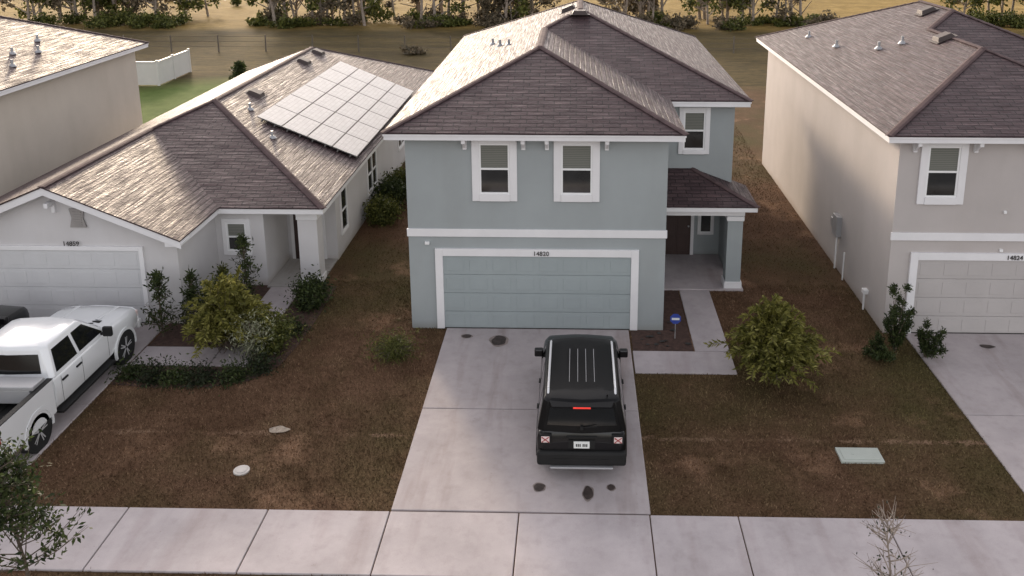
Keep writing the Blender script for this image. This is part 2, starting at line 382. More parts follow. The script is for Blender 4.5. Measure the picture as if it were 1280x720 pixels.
def brackets(par,xs,z,Y):
    q=MB()
    for x in xs:
        q.box(x-.05,x+.05,Y-.09,Y+.02,z-.32,z); q.box(x-.05,x+.05,Y-.36,Y-.092,z-.1,z)
        q.add([(x-.035,Y-.09,z-.1),(x+.035,Y-.09,z-.1),(x+.035,Y-.09,z-.28),(x-.035,Y-.09,z-.28),(x-.035,Y-.3,z-.1),(x+.035,Y-.3,z-.1)],[(0,3,4),(1,5,2),(3,2,5,4)])
    q.build('eave_brackets',M_white,par,bevel=.006,seg=1)

# ---------------------------------------------------------------- two storey houses
def two_story(name,dx,Mw,Md,wins,num,numx,gd=(-3.49,1.46)):
    p=empty(name); ZE=5.55
    q=MB()
    q.box(-4.38+dx,2.35+dx,0,15.75,-.1,5.45); q.box(2.35+dx,4.7+dx,5.2,15.75,-.1,5.45); q.box(2.35+dx,4.7+dx,3.9,5.2,2.62,5.45)
    q.box(4.62+dx,4.69+dx,3.9,5.2,-.1,2.61)
    q.build('walls',Mw,p)
    L_roof(p,-4.85+dx,2.75+dx,5.1+dx,-.45,3.45,16.2,ZE,.417)
    for a,b in wins: window(p,a+dx,b+dx,3.82,5.17,0)
    brackets(p,[v+dx for a,b in wins for v in(a-.36,b+.36)],5.34,0)
    window(p,3.2+dx,3.84+dx,3.95,5.12,3.9,.14)
    q=MB(); q.box(-4.41+dx,2.38+dx,-.04,.02,2.64,2.85); q.build('belly_band',M_white,p,bevel=.005,seg=1)
    garage_door(p,gd[0]+dx,gd[1]+dx,2.11,0,Md)
    number(p,num,numx+dx,-.082,2.145)
    s=MB(); s.box(2.37+dx,4.95+dx,2.52,5.19,-.1,.06); s.build('porch_slab',M_walk,p,bevel=.01)
    c=MB(); c.box(4.42+dx,4.86+dx,2.62,3.04,.0,2.32); c.build('porch_column',Mw,p)
    c=MB(); c.box(4.38+dx,4.9+dx,2.58,3.08,.06,.26); c.box(4.39+dx,4.89+dx,2.59,3.07,2.16,2.3)
    c.build('column_trim',M_white,p,bevel=.006,seg=1)
    c=MB(); c.box(2.352+dx,4.9+dx,2.6,2.95,2.32,2.6); c.box(2.352+dx,2.43+dx,2.58,2.9,.06,2.318); c.build('porch_beam',M_white,p)
    c=MB(); ex=5.2+dx; lx=2.36+dx; y0=2.22; ze=2.72; t=.38; yt=3.9; k=(yt-y0)
    c.slope([(lx,y0,ze),(ex,y0,ze),(ex-k,yt,ze+t*k),(lx,yt,ze+t*k)]); c.slope([(ex,y0,ze),(ex,yt+.35,ze),(ex-k,yt+.35,ze+t*k),(ex-k,yt,ze+t*k)])
    c.add([(lx,y0,ze),(ex,y0,ze),(ex,y0,ze-.03),(lx,y0,ze-.03)],[(0,3,2,1)],0,[[(0,0),(0,.03),(1,.03),(1,0)]])
    c.build('porch_roof_shingles',M_shi,p)
    c=MB(); 
    a=Vector((ex,y0,ze));b2=Vector((ex-k,yt,ze+t*k))
    for i in range(8): c.bar(a.lerp(b2,i/8)-Vector((0,0,.01)),a.lerp(b2,(i+1.04)/8),.2,.024)
    c.build('porch_ridge_caps',M_cap,p)
    c=MB(); c.box(lx,ex-.02,y0+.02,yt-.01,ze-.16,ze-.012); c.box(4.72+dx,ex-.02,yt-.005,yt+.33,ze-.158,ze-.014); c.build('porch_fascia',M_white,p)
    d=MB(); d.box(2.75+dx,3.7+dx,5.15,5.21,.06,2.15); 
    for i in range(2):
        for j in range(3): d.box(2.85+dx+i*.42,3.18+dx+i*.42,5.135,5.152,.2+j*.63,.7+j*.63)
    d.tube((3.62+dx,5.13,1.05),(3.62+dx,5.08,1.05),.03,.03,8,1)
    d.build('front_door',[M_door,M_alu],p,bevel=.005,seg=1)
    d=MB(); d.box(2.65+dx,2.75+dx,5.13,5.21,.06,2.25); d.box(3.7+dx,3.8+dx,5.13,5.21,.06,2.25); d.box(2.75+dx,3.7+dx,5.13,5.21,2.15,2.25); d.build('door_trim',M_white,p)
    window(p,3.98+dx,4.38+dx,.8,2.1,5.2,.06,.03,blind=True)
    return p
main=two_story('blue_two_story_house',0,M_blue,M_dblue,[(-2.48,-1.70),(-.38,.42)],'14820',-.9)
q=MB(); q.box(-3.95,-3.83,-.07,-.0,2.42,2.5); q.build('security_camera',M_vinyl,main,bevel=.01)
pipes(main,[(-2.55,7.4,6.5),(-2.2,6.7,6.62),(-2.9,8.6,6.36)])
boxvents(main,[(-.3,9.6,7.46,-1),(.1,8.1,7.5,0)],.417,'x')
rt=two_story('beige_two_story_house',12.56,M_greige,M_dgrg,[(-3.66,-2.86),(-.75,.05)],'14824',-1.2,(-3.66,1.29))
pipes(rt,[(9.2,9.5,6.2),(9.9,7.2,6.5),(10.5,6.8,6.74),(9.0,12.5,6.1)])
boxvents(rt,[(11.3,5.6,7.08,-1),(12.2,9.4,7.46,-1)],.417,'x')
q=MB(); q.box(8.02,8.18,4.1,4.55,1.1,1.75); q.box(8.08,8.18,4.75,4.95,1.2,1.5); q.tube((8.12,4.3,0),(8.12,4.3,1.1),.03,.03,8,1); q.tube((8.1,3.4,0),(8.1,3.4,.9),.025,.025,8,1)
q.tube((8.1,1.4,0),(8.1,1.4,.55),.03,.03,8,1); q.box(8.04,8.18,1.3,1.5,.5,.62,1)
q.build('electric_meter',[M_alu,M_vinyl],rt,bevel=.01)
q=MB(); q.box(10.95,11.02,-.06,0,3.4,3.47); q.box(10.97,11.05,-.05,0,2.35,2.42); q.build('wall_hooks',M_vinyl,rt)

p=empty('cream_two_story_house')
q=MB(); q.box(-27.6,-18.5,2.6,14.45,-.1,5.35); q.box(-27.6,-20.9,-1.2,2.6,-.1,5.35); q.build('walls',M_cream,p)
L_roof(p,-28.05,-20.45,-18.08,-1.65,2.2,14.9,5.42,.417)
pipes(p,[(-19.3,9.2,5.95),(-19.6,8.2,6.05),(-19.9,10.2,6.2),(-19.0,7.2,5.8)])
for a in(-25.9,-23.8): window(p,a,a+.8,3.8,5.0,-1.2)
garage_door(p,-27,-22.1,2.11,-1.2,M_dwht)

# ---------------------------------------------------------------- single storey house
p=empty('white_single_story_house')
XL,XF,XR,Yf,Yh,Yb=-17.2,-10.28,-7.25,-.38,2.2,23.4; ze=2.6;t_=.417
q=MB(); q.box(-16.8,-10.6,.1,3.2,-.1,2.42); q.box(-16.8,-9.17,2.6,23.0,-.1,2.45); q.box(-9.17,-7.6,4.6,23.0,-.1,2.449)
q.box(-9.3,-9.171,2.601,4.6,-.1,2.44)
xg=(XL+XF)/2; hw=(XF-XL)/2
zz=lambda x: ze-.13+t_*(hw-abs(x-xg))
q.add([(-16.8,.1,2.42),(-10.6,.1,2.42),(-10.6,.1,zz(-10.6)),(xg,.1,zz(xg)),(-16.8,.1,zz(-16.8))],[(0,1,2,3,4)])
q.build('walls',M_offw,p)
L_roof(p,XL,XF,XR,Yf,Yh,Yb,ze,t_,gable=True)
garage_door(p,-16.5,-11.62,2.13,.1,M_dwht,.12)
number(p,'14859',-13.4,.02,2.27,.18)
q=MB(); q.box(-8.17,-7.6,2.6,3.15,-.1,2.3); q.build('porch_column',M_offw,p)
q=MB(); q.box(-8.2,-7.57,2.57,3.18,.05,.25); q.box(-8.2,-7.57,2.57,3.18,2.1,2.3); q.box(-9.16,-7.6,2.65,3.1,2.302,2.43); q.build('porch_beam',M_white,p,bevel=.006,seg=1)
q=MB(); q.box(-9.16,-7.62,2.45,4.59,-.1,.05); q.build('porch_slab',M_kerb,p)
q=MB(); q.box(-8.95,-8.05,4.55,4.61,.05,2.1); q.build('front_door',M_door,p)
q=MB(); q.box(-9.05,-8.95,4.54,4.61,.05,2.2);q.box(-8.05,-7.95,4.54,4.61,.05,2.2);q.box(-8.95,-8.05,4.54,4.61,2.1,2.2); q.build('door_trim',M_white,p)
window(p,-10.28,-9.7,1.12,2.0,2.6,.13,.04)
window(p,8.9,10.3,.8,2.1,-7.6,.1,.03,axis='x',double=True,blind=False)
window(p,5.2,5.9,.7,2.1,-7.6,.08,.03,axis='x',blind=False)
window(p,14.5,15.8,.9,2.1,-7.6,.1,.03,axis='x',double=True,blind=False)
q=MB(); q.add([(-13.35,.08,3.3),(-12.95,.08,3.3),(-13.0,.08,3.05),(-12.93,.08,2.78),(-13.37,.08,2.78),(-13.3,.08,3.05),
               (-13.35,.04,3.3),(-12.95,.04,3.3),(-13.0,.04,3.05),(-12.93,.04,2.78),(-13.37,.04,2.78),(-13.3,.04,3.05)],
              [(11,10,9,8,7,6),(0,6,7,1),(1,7,8,2),(2,8,9,3),(3,9,10,4),(4,10,11,5),(5,11,6,0)])
for i in range(6): q.box(-13.27,-13.03,.02,.045,2.84+i*.07,2.87+i*.07)
q.build('gable_vent',mat('vent_taupe',(.30,.28,.27),.7),p)
q=MB(); q.box(-13.79,-13.69,-.3,.12,3.42,3.55); q.box(-13.79,-13.69,.0,.12,3.2,3.42); q.build('gable_bracket',M_white,p,bevel=.01)
th=math.atan(t_)
q=MB(); fr=MB()
nx,ny=4,6; pw=3.6/nx; pl=10.7/ny
base=Vector((-7.40,6.85,2.6+t_*(7.40-7.25)+.13))
T=Matrix.Translation(base)@Matrix.Rotation(th,4,'Y')
q.T=T; fr.T=T
for i in range(nx):
    for j in range(ny):
        x1=-i*pw-.012; x0=-(i+1)*pw+.012; y0=j*pl+.012; y1=(j+1)*pl-.012
        fr.box(x0,x1,y0,y1,-.03,.0)
        u=[(0,0),(pw,0),(pw,pl),(0,pl)]
        q.poly([(x0+.016,y0+.016,.004),(x1-.016,y0+.016,.004),(x1-.016,y1-.016,.004),(x0+.016,y1-.016,.004)],0,u)
for i in range(nx):
    for k in(.25,.75):
        x=-(i+k)*pw; fr.box(x-.02,x+.02,-.05,10.75,-.1,-.031)
q.build('solar_panels',M_pv,p); fr.build('solar_panel_frames',mat('panel_frame',(.13,.12,.115),.5,.1),p)
def zr(x): return ze+t_*(XR-x)
boxvents(p,[(-11.6,9.3,zr(-11.6)+.0,1),(-11.75,15.6,zr(-11.75),1),(-11.8,17.9,zr(-11.8),1)],t_,'x')
pipes(p,[(-9.9,5.9,zr(-9.9)),(-11.2,7.6,zr(-11.2))])

# ---------------------------------------------------------------- vehicles
M_black=mat('car_paint_black',(.004,.004,.0045),.3,.1,fine=0,coat=.35,spec=.25)
M_blackroof=mat('car_roof_black',(.004,.004,.0045),.35,.1,fine=0,coat=.10,spec=.15)
M_silverw=mat('car_paint_white',(.70,.71,.72),.25,.02,fine=0,coat=1)
M_plast=mat('black_plastic',(.014,.014,.014),.65,.2,fine=0,spec=.25)
M_tire=mat('tire_rubber',(.02,.02,.02),.85,.2,fine=.2,spec=.2)
M_rim=mat('alloy_rim',(.50,.50,.51),.35,.05,metal=.3,fine=0)
M_chrome=mat('roof_rail_metal',(.70,.70,.71),.3,.02,metal=.3,fine=0)
M_cglass=mat('car_glass',(.008,.009,.010),.06,.1,fine=0,spec=.5,coat=.4)
M_red=mat('tail_lamp_red',(.30,.02,.015),.15,.1,fine=0,coat=1)
M_lens=mat('lamp_lens',(.72,.58,.56),.15,.05,fine=0,coat=1)
M_plate=mat('plate_white',(.7,.72,.7),.4,.02,fine=0)
m,t,b=nt('brake_lamp_lit'); b.inputs['Base Color'].default_value=(.6,.03,.02,1); b.inputs['Emission Color'].default_value=(1,.05,.03,1); b.inputs['Emission Strength'].default_value=.5
M_brake=m
def loft(q,stations,m=0):
    rings=[]
    for y,w,zb,zt,bel in stations:
        half=[(w*.78,zb),(w*.95,zb+.08),(w,zb+(bel-zb)*.45),(w,bel-.12),(w*.965,bel),(w*.88,zt-.02),(w*.55,zt+.0),(w*.2,zt+.02)]
        rings.append([(x,y,z) for x,z in half]+[(-x,y,z) for x,z in half[::-1]])
    n=len(rings[0]); pts=[p for r in rings for p in r]
    fs=[]
    for i in range(len(rings)-1):
        for k in range(n): fs.append((i*n+k,i*n+(k+1)%n,(i+1)*n+(k+1)%n,(i+1)*n+k))
    fs.append(list(range(n))); fs.append([(len(rings)-1)*n+k for k in range(n)][::-1])
    fs=[f[::-1] for f in fs]
    q.add(pts,fs,m)
def wheels(par,r,w,xc,ys):
    q=MB()
    for sx in(-1,1):
        for y in ys:
            xo=sx*(xc+w/2); xi=sx*(xc-w/2); n=28
            prof=[(xi,r*.7),(xi,r*.93),(xi+sx*.03,r),(xo-sx*.03,r),(xo,r*.93),(xo,r*.70),(xo-sx*.02,r*.68)]
            pts=[];fs=[]
            for x,rr in prof:
                for i in range(n): a=2*math.pi*i/n; pts.append((x,y+rr*math.cos(a),r+rr*math.sin(a)))
            for k in range(len(prof)-1):
                for i in range(n): fs.append((k*n+i,k*n+(i+1)%n,(k+1)*n+(i+1)%n,(k+1)*n+i))
            q.add(pts,fs,0)
            q.tube((xo-sx*.09,y,r),(xo-sx*.07,y,r),r*.7,r*.7,28,2)
            q.tube((xo-sx*.05,y,r),(xo-sx*.012,y,r),r*.17,r*.15,14,1)
            for kx in range(10):
                a=2*math.pi*kx/5+(kx//5)*.28
                dy,dz=math.cos(a),math.sin(a)
                q.tube((xo-sx*.03,y+dy*r*.1,r+dz*r*.1),(xo-sx*.025,y+dy*r*.66,r+dz*r*.66),.034,.028,6,1)
            pts=[];fs=[]
            for x,rr in((xo-sx*.018,r*.70),(xo-sx*.008,r*.61),(xo-sx*.05,r*.60)):
                for i in range(n): a=2*math.pi*i/n; pts.append((x,y+rr*math.cos(a),r+rr*math.sin(a)))
            for k in range(2):
                for i in range(n): fs.append((k*n+i,k*n+(i+1)%n,(k+1)*n+(i+1)%n,(k+1)*n+i))
            q.add(pts,fs,1)
    q.build('wheels',[M_tire,M_rim,M_plast],par,smooth=True)
def arches(par,w,r,ys,mt,zc):
    q=MB()
    for sx in(-1,1):
        for y in ys:
            n=18; x0=sx*(w-.03); x1=sx*(w+.018)
            for (ra,rb,xa,mm) in ((r+.03,r+.10,x1,0),):
                pts=[]
                for i in range(n+1):
                    a=math.radians(-12)+math.radians(204)*i/n
                    for rr,x in((ra,x0),(ra,xa),(rb,xa),(rb,x0)): pts.append((x,y+rr*math.cos(a),zc+rr*math.sin(a)))
                fs=[]
                for i in range(n):
                    for k in range(4): fs.append((i*4+k,i*4+(k+1)%4,(i+1)*4+(k+1)%4,(i+1)*4+k))
                fs+= [(0,1,2,3),(n*4+3,n*4+2,n*4+1,n*4)]
                q.add(pts,fs,0)
            q.tube((sx*(w-.25),y,zc),(sx*(w+.004),y,zc),r+.035,r+.035,26,1)
    q.build('wheel_arches',[mt,M_tire],par,smooth=True)

def greenhouse(par,z0,z1,hw0,hw1,yr0,yr1,yf0,yf1,paint,sides,rear,front,dome=.07,roofin=.1):
    L=lambda a,b,z:a+(b-a)*(z-z0)/(z1-z0)
    q=MB(); rings=[]
    def ring(hw,yr,yf,z,c):
        return [(-hw,yr+c,z),(-hw+c,yr,z),(0,yr-c*.5,z),(hw-c,yr,z),(hw,yr+c,z),(hw,yf-c,z),(hw-c,yf,z),(0,yf+c*.8,z),(-hw+c,yf,z),(-hw,yf-c,z)]
    rings=[ring(hw0,yr0,yf0,z0,.10),ring(hw1,yr1,yf1,z1,.10),ring(hw1-.04,yr1+.05,yf1-.06,z1+dome*.6,.12),ring(hw1-.16,yr1+.2,yf1-.25,z1+dome*.92,.14),ring(hw1*.4,yr1+.5,yf1-.5,z1+dome,.14)]
    n=10; pts=[p for r in rings for p in r]; fs=[]
    for i in range(len(rings)-1):
        for k in range(n): fs.append((i*n+k,i*n+(k+1)%n,(i+1)*n+(k+1)%n,(i+1)*n+k))
    fs.append([(len(rings)-1)*n+k for k in range(n)]); fs.append(list(range(n))[::-1])
    q.add(pts,fs); q.build('cabin',paint,par,bevel=.015,smooth=True,angle=30)
    g=MB(); o=.008
    for sx in(-1,1):
        for (ya,yb,yc,yd,za,zb) in sides:
            P=[(sx*(L(hw0,hw1,za)+o),ya,za),(sx*(L(hw0,hw1,za)+o),yb,za),(sx*(L(hw0,hw1,zb)+o),yc,zb),(sx*(L(hw0,hw1,zb)+o),yd,zb)]
            Pi=[(x-sx*.03,y,z) for x,y,z in P]
            g.add(P+Pi,[(0,1,2,3) if sx>0 else (3,2,1,0),(0,4,5,1),(1,5,6,2),(2,6,7,3),(3,7,4,0)])
    for (xa,xb,za,zb,r0,r1,sgn) in((*rear,yr0,yr1,-1),(*front,yf0,yf1,1)):
        cb=.05 if sgn<0 else .08
        def yy(x,z,half): 
            base=L(r0,r1,z); return base+sgn*(cb*(1-abs(x)/half)+o)
        cols=[-1,-.5,0,.5,1]; pts=[]
        for z,h in((za,xa),(zb,xb)):
            for c in cols: pts.append((c*h,yy(c*h,z,L(hw0,hw1,z)-.10),z))
        g.add(pts,[(k,k+1,k+6,k+5) if sgn<0 else (k+5,k+6,k+1,k) for k in range(4)])
    g.build('windows',M_cglass,par,smooth=True)

def suv(name,loc,rz=0):
    p=empty(name,loc,rz)
    q=MB()
    loft(q,[(-2.10,.76,.42,.80,.74),(-2.07,.84,.34,.98,.90),(-2.03,.875,.30,1.05,.99),(-1.8,.895,.26,1.06,1.0),(-1.0,.90,.24,1.07,1.0),(.2,.90,.24,1.07,1.0),(1.0,.90,.24,1.08,1.0),
            (1.35,.895,.25,1.07,.99),(1.8,.88,.28,1.035,.95),(2.0,.84,.32,.99,.9),(2.09,.76,.38,.86,.8),(2.12,.68,.42,.72,.66)])
    q.build('body',M_black,p,bevel=.02,smooth=True,angle=40)
    greenhouse(p,1.0,1.60,.875,.755,-2.035,-1.92,1.12,.62,M_blackroof,
        [(-1.85,-1.28,-1.30,-1.72,1.09,1.51),(-1.2,-.28,-.28,-1.22,1.08,1.52),(-.2,.90,.52,-.2,1.08,1.52)],
        (.68,.62,1.15,1.49),(.76,.66,1.06,1.56))
    q=MB()
    q.box(-.88,.88,-2.17,-1.98,.33,.64); q.box(-.80,.80,2.0,2.15,.32,.58); q.build('bumpers',M_plast,p,bevel=.06,seg=3)
    q=MB(); q.box(-.62,.62,-2.19,-2.1,.28,.32); q.build('rear_skid_plate',M_alu,p,bevel=.012)
    q=MB(); q.box(-.55,.55,-2.178,-2.165,.45,.50); q.build('bumper_reflector_strip',M_plast,p)
    q=MB(); q.box(-.90,-.86,-1.5,1.2,.26,.40); q.box(.86,.90,-1.5,1.2,.26,.40); q.build('side_cladding',M_plast,p,bevel=.01)
    q=MB()
    for sx in(-1,1):
        x=sx*.665; pts=[(x,-1.72,1.62),(x,-1.60,1.70),(x,-.6,1.72),(x,.3,1.70),(x,.48,1.62)]
        for a,b in zip(pts,pts[1:]): q.tube(a,b,.024,.024,8)
        for y in(-.7,): q.tube((x,y,1.6),(x,y,1.71),.018,.018,8)
    q.build('roof_rails',M_chrome,p,smooth=True)
    q=MB()
    for x in(-.25,-.08,.09,.26): q.bar((x,-1.30,1.665),(x,.05,1.668),.016,.007)  # thin silver bars stand in for light reflections on the roof
    q.build('roof_rib_glints',M_alu,p)
    q=MB(); q.add([(-.66,-1.84,1.625),(.66,-1.84,1.625),(.58,-2.08,1.575),(-.58,-2.08,1.575),(-.66,-1.84,1.56),(.66,-1.84,1.56),(.58,-2.07,1.545),(-.58,-2.07,1.545)],
        [(0,3,2,1),(4,5,6,7),(3,7,6,2),(0,4,7,3),(2,6,5,1)]); q.build('rear_spoiler',M_blackroof,p,bevel=.01)
    q=MB(); q.box(-.17,.17,-2.094,-2.07,1.548,1.572); q.build('high_brake_lamp',M_brake,p)
    q=MB()
    for sx in(-1,1):
        cx=sx*.71; y=-2.10
        q.box(cx-.115,cx+.115,y-.03,y+.12,.80,1.0,0)
        q.box(cx-.080,cx+.080,y-.045,y-.029,.835,.965,1)
        for s2 in(-1,1):
            q.T=Matrix.Translation((cx,y-.05,.9))@Matrix.Rotation(s2*math.radians(38),4,'Y')
            q.box(-.09,.09,-.006-.002*s2,.004,-.010,.010,2); q.T=None
    q.build('tail_lamps',[M_plast,M_lens,M_red],p,bevel=.008,seg=1)
    q=MB(); q.box(-.26,.26,-2.125,-2.06,.70,.88,1); q.box(-.155,.155,-2.14,-2.126,.715,.86,0)
    for i,x in enumerate((-.10,-.065,-.03,.03,.065,.10)): q.box(x-.011,x+.011,-2.143,-2.139,.75,.81,1)
    q.build('number_plate',[M_plate,M_plast],p)
    q=MB(); q.box(-.3,.3,-2.115,-2.07,.93,.955); q.build('tailgate_handle',M_plast,p,bevel=.01)
    q=MB(); q.tube((0,-2.09,1.14),(.3,-2.10,1.17),.012,.008,6); q.box(-.03,.03,-2.12,-2.06,1.1,1.17); q.build('rear_wiper',M_plast,p)
    q=MB()
    for sx in(-1,1):
        q.box(min(sx*.86,sx*1.06),max(sx*.86,sx*1.06),.78,.92,1.06,1.24); q.box(min(sx*.84,sx*.9),max(sx*.84,sx*.9),.80,.88,1.0,1.1)
    q.build('door_mirrors',M_black,p,bevel=.03)
    q=MB()
    for sx in(-1,1):
        for y in(-.95,.05): q.box(min(sx*.9,sx*.925),max(sx*.9,sx*.925),y-.08,y+.08,.88,.91)
        for y in(-1.24,-.24,.9): q.box(min(sx*.899,sx*.903),max(sx*.899,sx*.903),y-.004,y+.004,.42,.98)
    q.build('door_handles',M_plast,p)
    q=MB()
    for sx in(-1,1): q.tube((sx*.58,2.0,.80),(sx*.58,2.11,.80),.10,.10,20)
    q.build('headlamps',M_lens,p,smooth=True)
    q=MB()
    for i in range(7): q.box(-.36+i*.11,-.30+i*.11,2.05,2.13,.70,.86)
    q.build('front_grille',M_plast,p)
    q=MB(); q.tube((.5,-1.7,1.6),(.5,-1.85,1.72),.03,.005,6); q.build('antenna',M_plast,p)
    wheels(p,.345,.22,.80,(-1.28,1.28)); arches(p,.895,.345,(-1.28,1.28),M_plast,.345)
    return p
suv('black_suv',(.14,-4.25,TOP))
suv('black_suv',(-14.95,-3.0,TOP))

def truck(name,loc):
    p=empty(name,loc); q=MB()
    loft(q,[(-.98,.98,.42,1.22,1.16),(-.6,.99,.40,1.23,1.17),(.6,.99,.40,1.23,1.17),(1.3,.99,.40,1.23,1.16),(1.6,.98,.42,1.22,1.14),(2.3,.97,.45,1.18,1.08),(2.68,.94,.48,1.12,1.02),(2.82,.88,.5,1.04,.96)])
    q.build('body',M_silverw,p,bevel=.03,smooth=True,angle=40)
    greenhouse(p,1.18,1.80,.95,.76,-.93,-.78,1.40,.62,M_silverw,
        [(-.75,.05,.02,-.62,1.26,1.72),(.15,1.12,.56,.13,1.26,1.72)],(.70,.62,1.30,1.70),(.82,.66,1.24,1.77),dome=.08)
    q=MB()
    q.box(-.99,-.88,-2.85,-1.0,.45,1.24); q.box(.88,.99,-2.85,-1.0,.45,1.24); q.box(-.879,.879,-2.86,-2.79,.5,1.22); q.box(-.879,.879,-1.08,-1.0,.5,1.23)
    q.build('bed_walls',M_silverw,p,bevel=.03,seg=3)
    q=MB(); q.box(-.878,.878,-2.788,-1.082,.5,.80); 
    for i in range(9): q.box(-.8+i*.18,-.72+i*.18,-2.78,-1.09,.80,.815)
    q.box(-1.0,-.87,-2.84,-1.01,1.241,1.262); q.box(.87,1.0,-2.84,-1.01,1.241,1.262)
    for sx in(-1,1):
        q.box(min(sx*.62,sx*.877),max(sx*.62,sx*.877),-2.05,-1.25,.815,1.02)
    q.build('bed_liner',M_plast,p,bevel=.01)
    q=MB(); q.box(-.9,.9,-1.55,-1.12,1.265,1.36); q.box(-.80,.80,-1.52,-1.14,.95,1.264); q.build('bed_toolbox',M_alu,p,bevel=.02)
    q=MB(); q.box(-.9,.9,-2.98,-2.86,.5,.68); q.box(-.93,.93,2.78,2.92,.48,.72); q.build('bumpers',M_chrome,p,bevel=.04,seg=3)
    q=MB(); q.box(-.62,.62,2.80,2.87,.76,1.0); q.build('grille',M_plast,p,bevel=.02)
    q=MB()
    for sx in(-1,1): q.box(min(sx*.63,sx*.90),max(sx*.63,sx*.90),2.70,2.86,.80,.98); 
    q.build('headlamps',M_lens,p,bevel=.03)
    q=MB()
    for sx in(-1,1): q.box(min(sx*.93,sx*.995),max(sx*.93,sx*.995),-2.875,-2.80,.85,1.15)
    q.build('tail_lamps',M_red,p,bevel=.02)
    q=MB()
    for sx in(-1,1):
        q.box(min(sx*1.0,sx*1.22),max(sx*1.0,sx*1.22),.98,1.08,1.18,1.42); q.box(min(sx*.93,sx*1.02),max(sx*.93,sx*1.02),1.0,1.06,1.2,1.28)
    q.build('door_mirrors',M_plast,p,bevel=.03)
    q=MB()
    for sx in(-1,1):
        q.box(min(sx*.85,sx*1.06),max(sx*.85,sx*1.06),-.9,1.3,.36,.42)
        for y in(-.05,.35-.95): q.box(min(sx*.99,sx*1.02),max(sx*.99,sx*1.02),y-.1,y+.1,1.02,1.06)
        for y in(.1,1.2,-.72): q.box(min(sx*.989,sx*.994),max(sx*.989,sx*.994),y-.004,y+.004,.5,1.15)
    q.build('running_boards',M_plast,p,bevel=.01)
    q=MB(); q.bar((-.55,1.35,1.25),(.5,1.52,1.245),.03,.02); q.bar((-.55,1.66,1.215),(.6,1.66,1.215),.16,.01); q.build('wipers_cowl',M_plast,p)
    q=MB()
    for sx in(-1,1): q.bar((sx*.45,1.75,1.225),(sx*.5,2.65,1.135),.12,.02)
    q.build('hood_creases',M_silverw,p,bevel=.008)
    wheels(p,.40,.26,.86,(-1.65,1.95)); arches(p,.985,.40,(-1.65,1.95),M_silverw,.40)
    return p
truck('white_pickup_truck',(-12.1,-3.95,TOP))

# ---------------------------------------------------------------- small yard things
M_boxg=mat('handhole_cover',(.40,.43,.39),.7,.1)
q=MB(); q.box(5.45,6.33,-5.68,-5.2,-.05,.05); q.box(5.52,6.26,-5.62,-5.26,.051,.062); q.tube((5.75,-5.44,.062),(5.75,-5.44,.07),.03,.03,10); q.build('utility_box_cover',M_boxg,bevel=.01)
q=MB(); q.tube((-6.7,-6.2,-.02),(-6.7,-6.2,.03),.16,.16,24); q.tube((-6.7,-6.2,.03),(-6.7,-6.2,.04),.11,.11,24); q.build('water_meter_cover',mat('cover_white',(.48,.45,.42),.7,.2),bevel=.006)
q=MB(); q.poly(blob(-6.4,-4.8,.2,.13,.03,seed=4))
q.build('sand_patch',mat('sand',(.30,.25,.20),.95,.3,12))
p=empty('yard_security_sign',(2.62,-.45,0))
q=MB(); q.tube((0,0,0),(0,0,.5),.012,.012,6); q.build('stake',M_alu,p)
q=MB(); pts=[(.15*math.cos(math.radians(22.5+45*i)),.15*math.sin(math.radians(22.5+45*i))) for i in range(8)]
q.T=Matrix.Translation((0,-.015,.58))@Matrix.Rotation(math.radians(90),4,'X'); q.prism(pts,-.006,.006); q.T=None
q.build('sign_face',mat('sign_blue',(.03,.06,.30),.4,.05,fine=0),p)
q=MB(); q.box(-.10,.10,-.026,-.0215,.55,.61); q.build('sign_text_panel',M_plate,p)
q=MB()
for i in range(14):
    x=random.uniform(1.7,2.95);y=random.uniform(-.95,.0) if x<2.4 else random.uniform(-.9,2.2); r=random.uniform(.04,.09)
    q.poly(blob(x,y,r,r*.7,.03+random.random()*.02,n=9,seed=i))
q.build('landscape_stones',M_dark)

p=empty('white_vinyl_fence')
q=MB()
q.box(-31.5,-26.2,31.97,32.03,.05,1.5); q.box(-26.23,-26.17,32.1,36.6,.05,1.5)
for x in(-31.5,-28.85,-26.2): q.box(x-.07,x+.07,31.93,32.07,0,1.62)
for y in(34.2,36.6): q.box(-26.27,-26.13,y-.07,y+.07,0,1.62)
q.box(-31.4,-26.3,31.94,32.06,1.42,1.54); q.box(-26.26,-26.14,32.1,36.5,1.42,1.54)
q.build('panels_and_posts',mat('fence_vinyl',(.58,.57,.54),.5,.04),p,bevel=.01,seg=1)
q=MB()
for i in range(34):
    x=-60+i*3.6; y=45+.9*math.sin(i*.7)*.3; q.tube((x,y,0),(x+random.uniform(-.05,.05),y,1.3),.06,.05,6)
for z in(.4,.8,1.2): q.tube((-60,45,z),(58.8,45,z),.012,.012,4)
q.build('wire_field_fence',mat('weathered_wood',(.12,.10,.08),.9,.2))

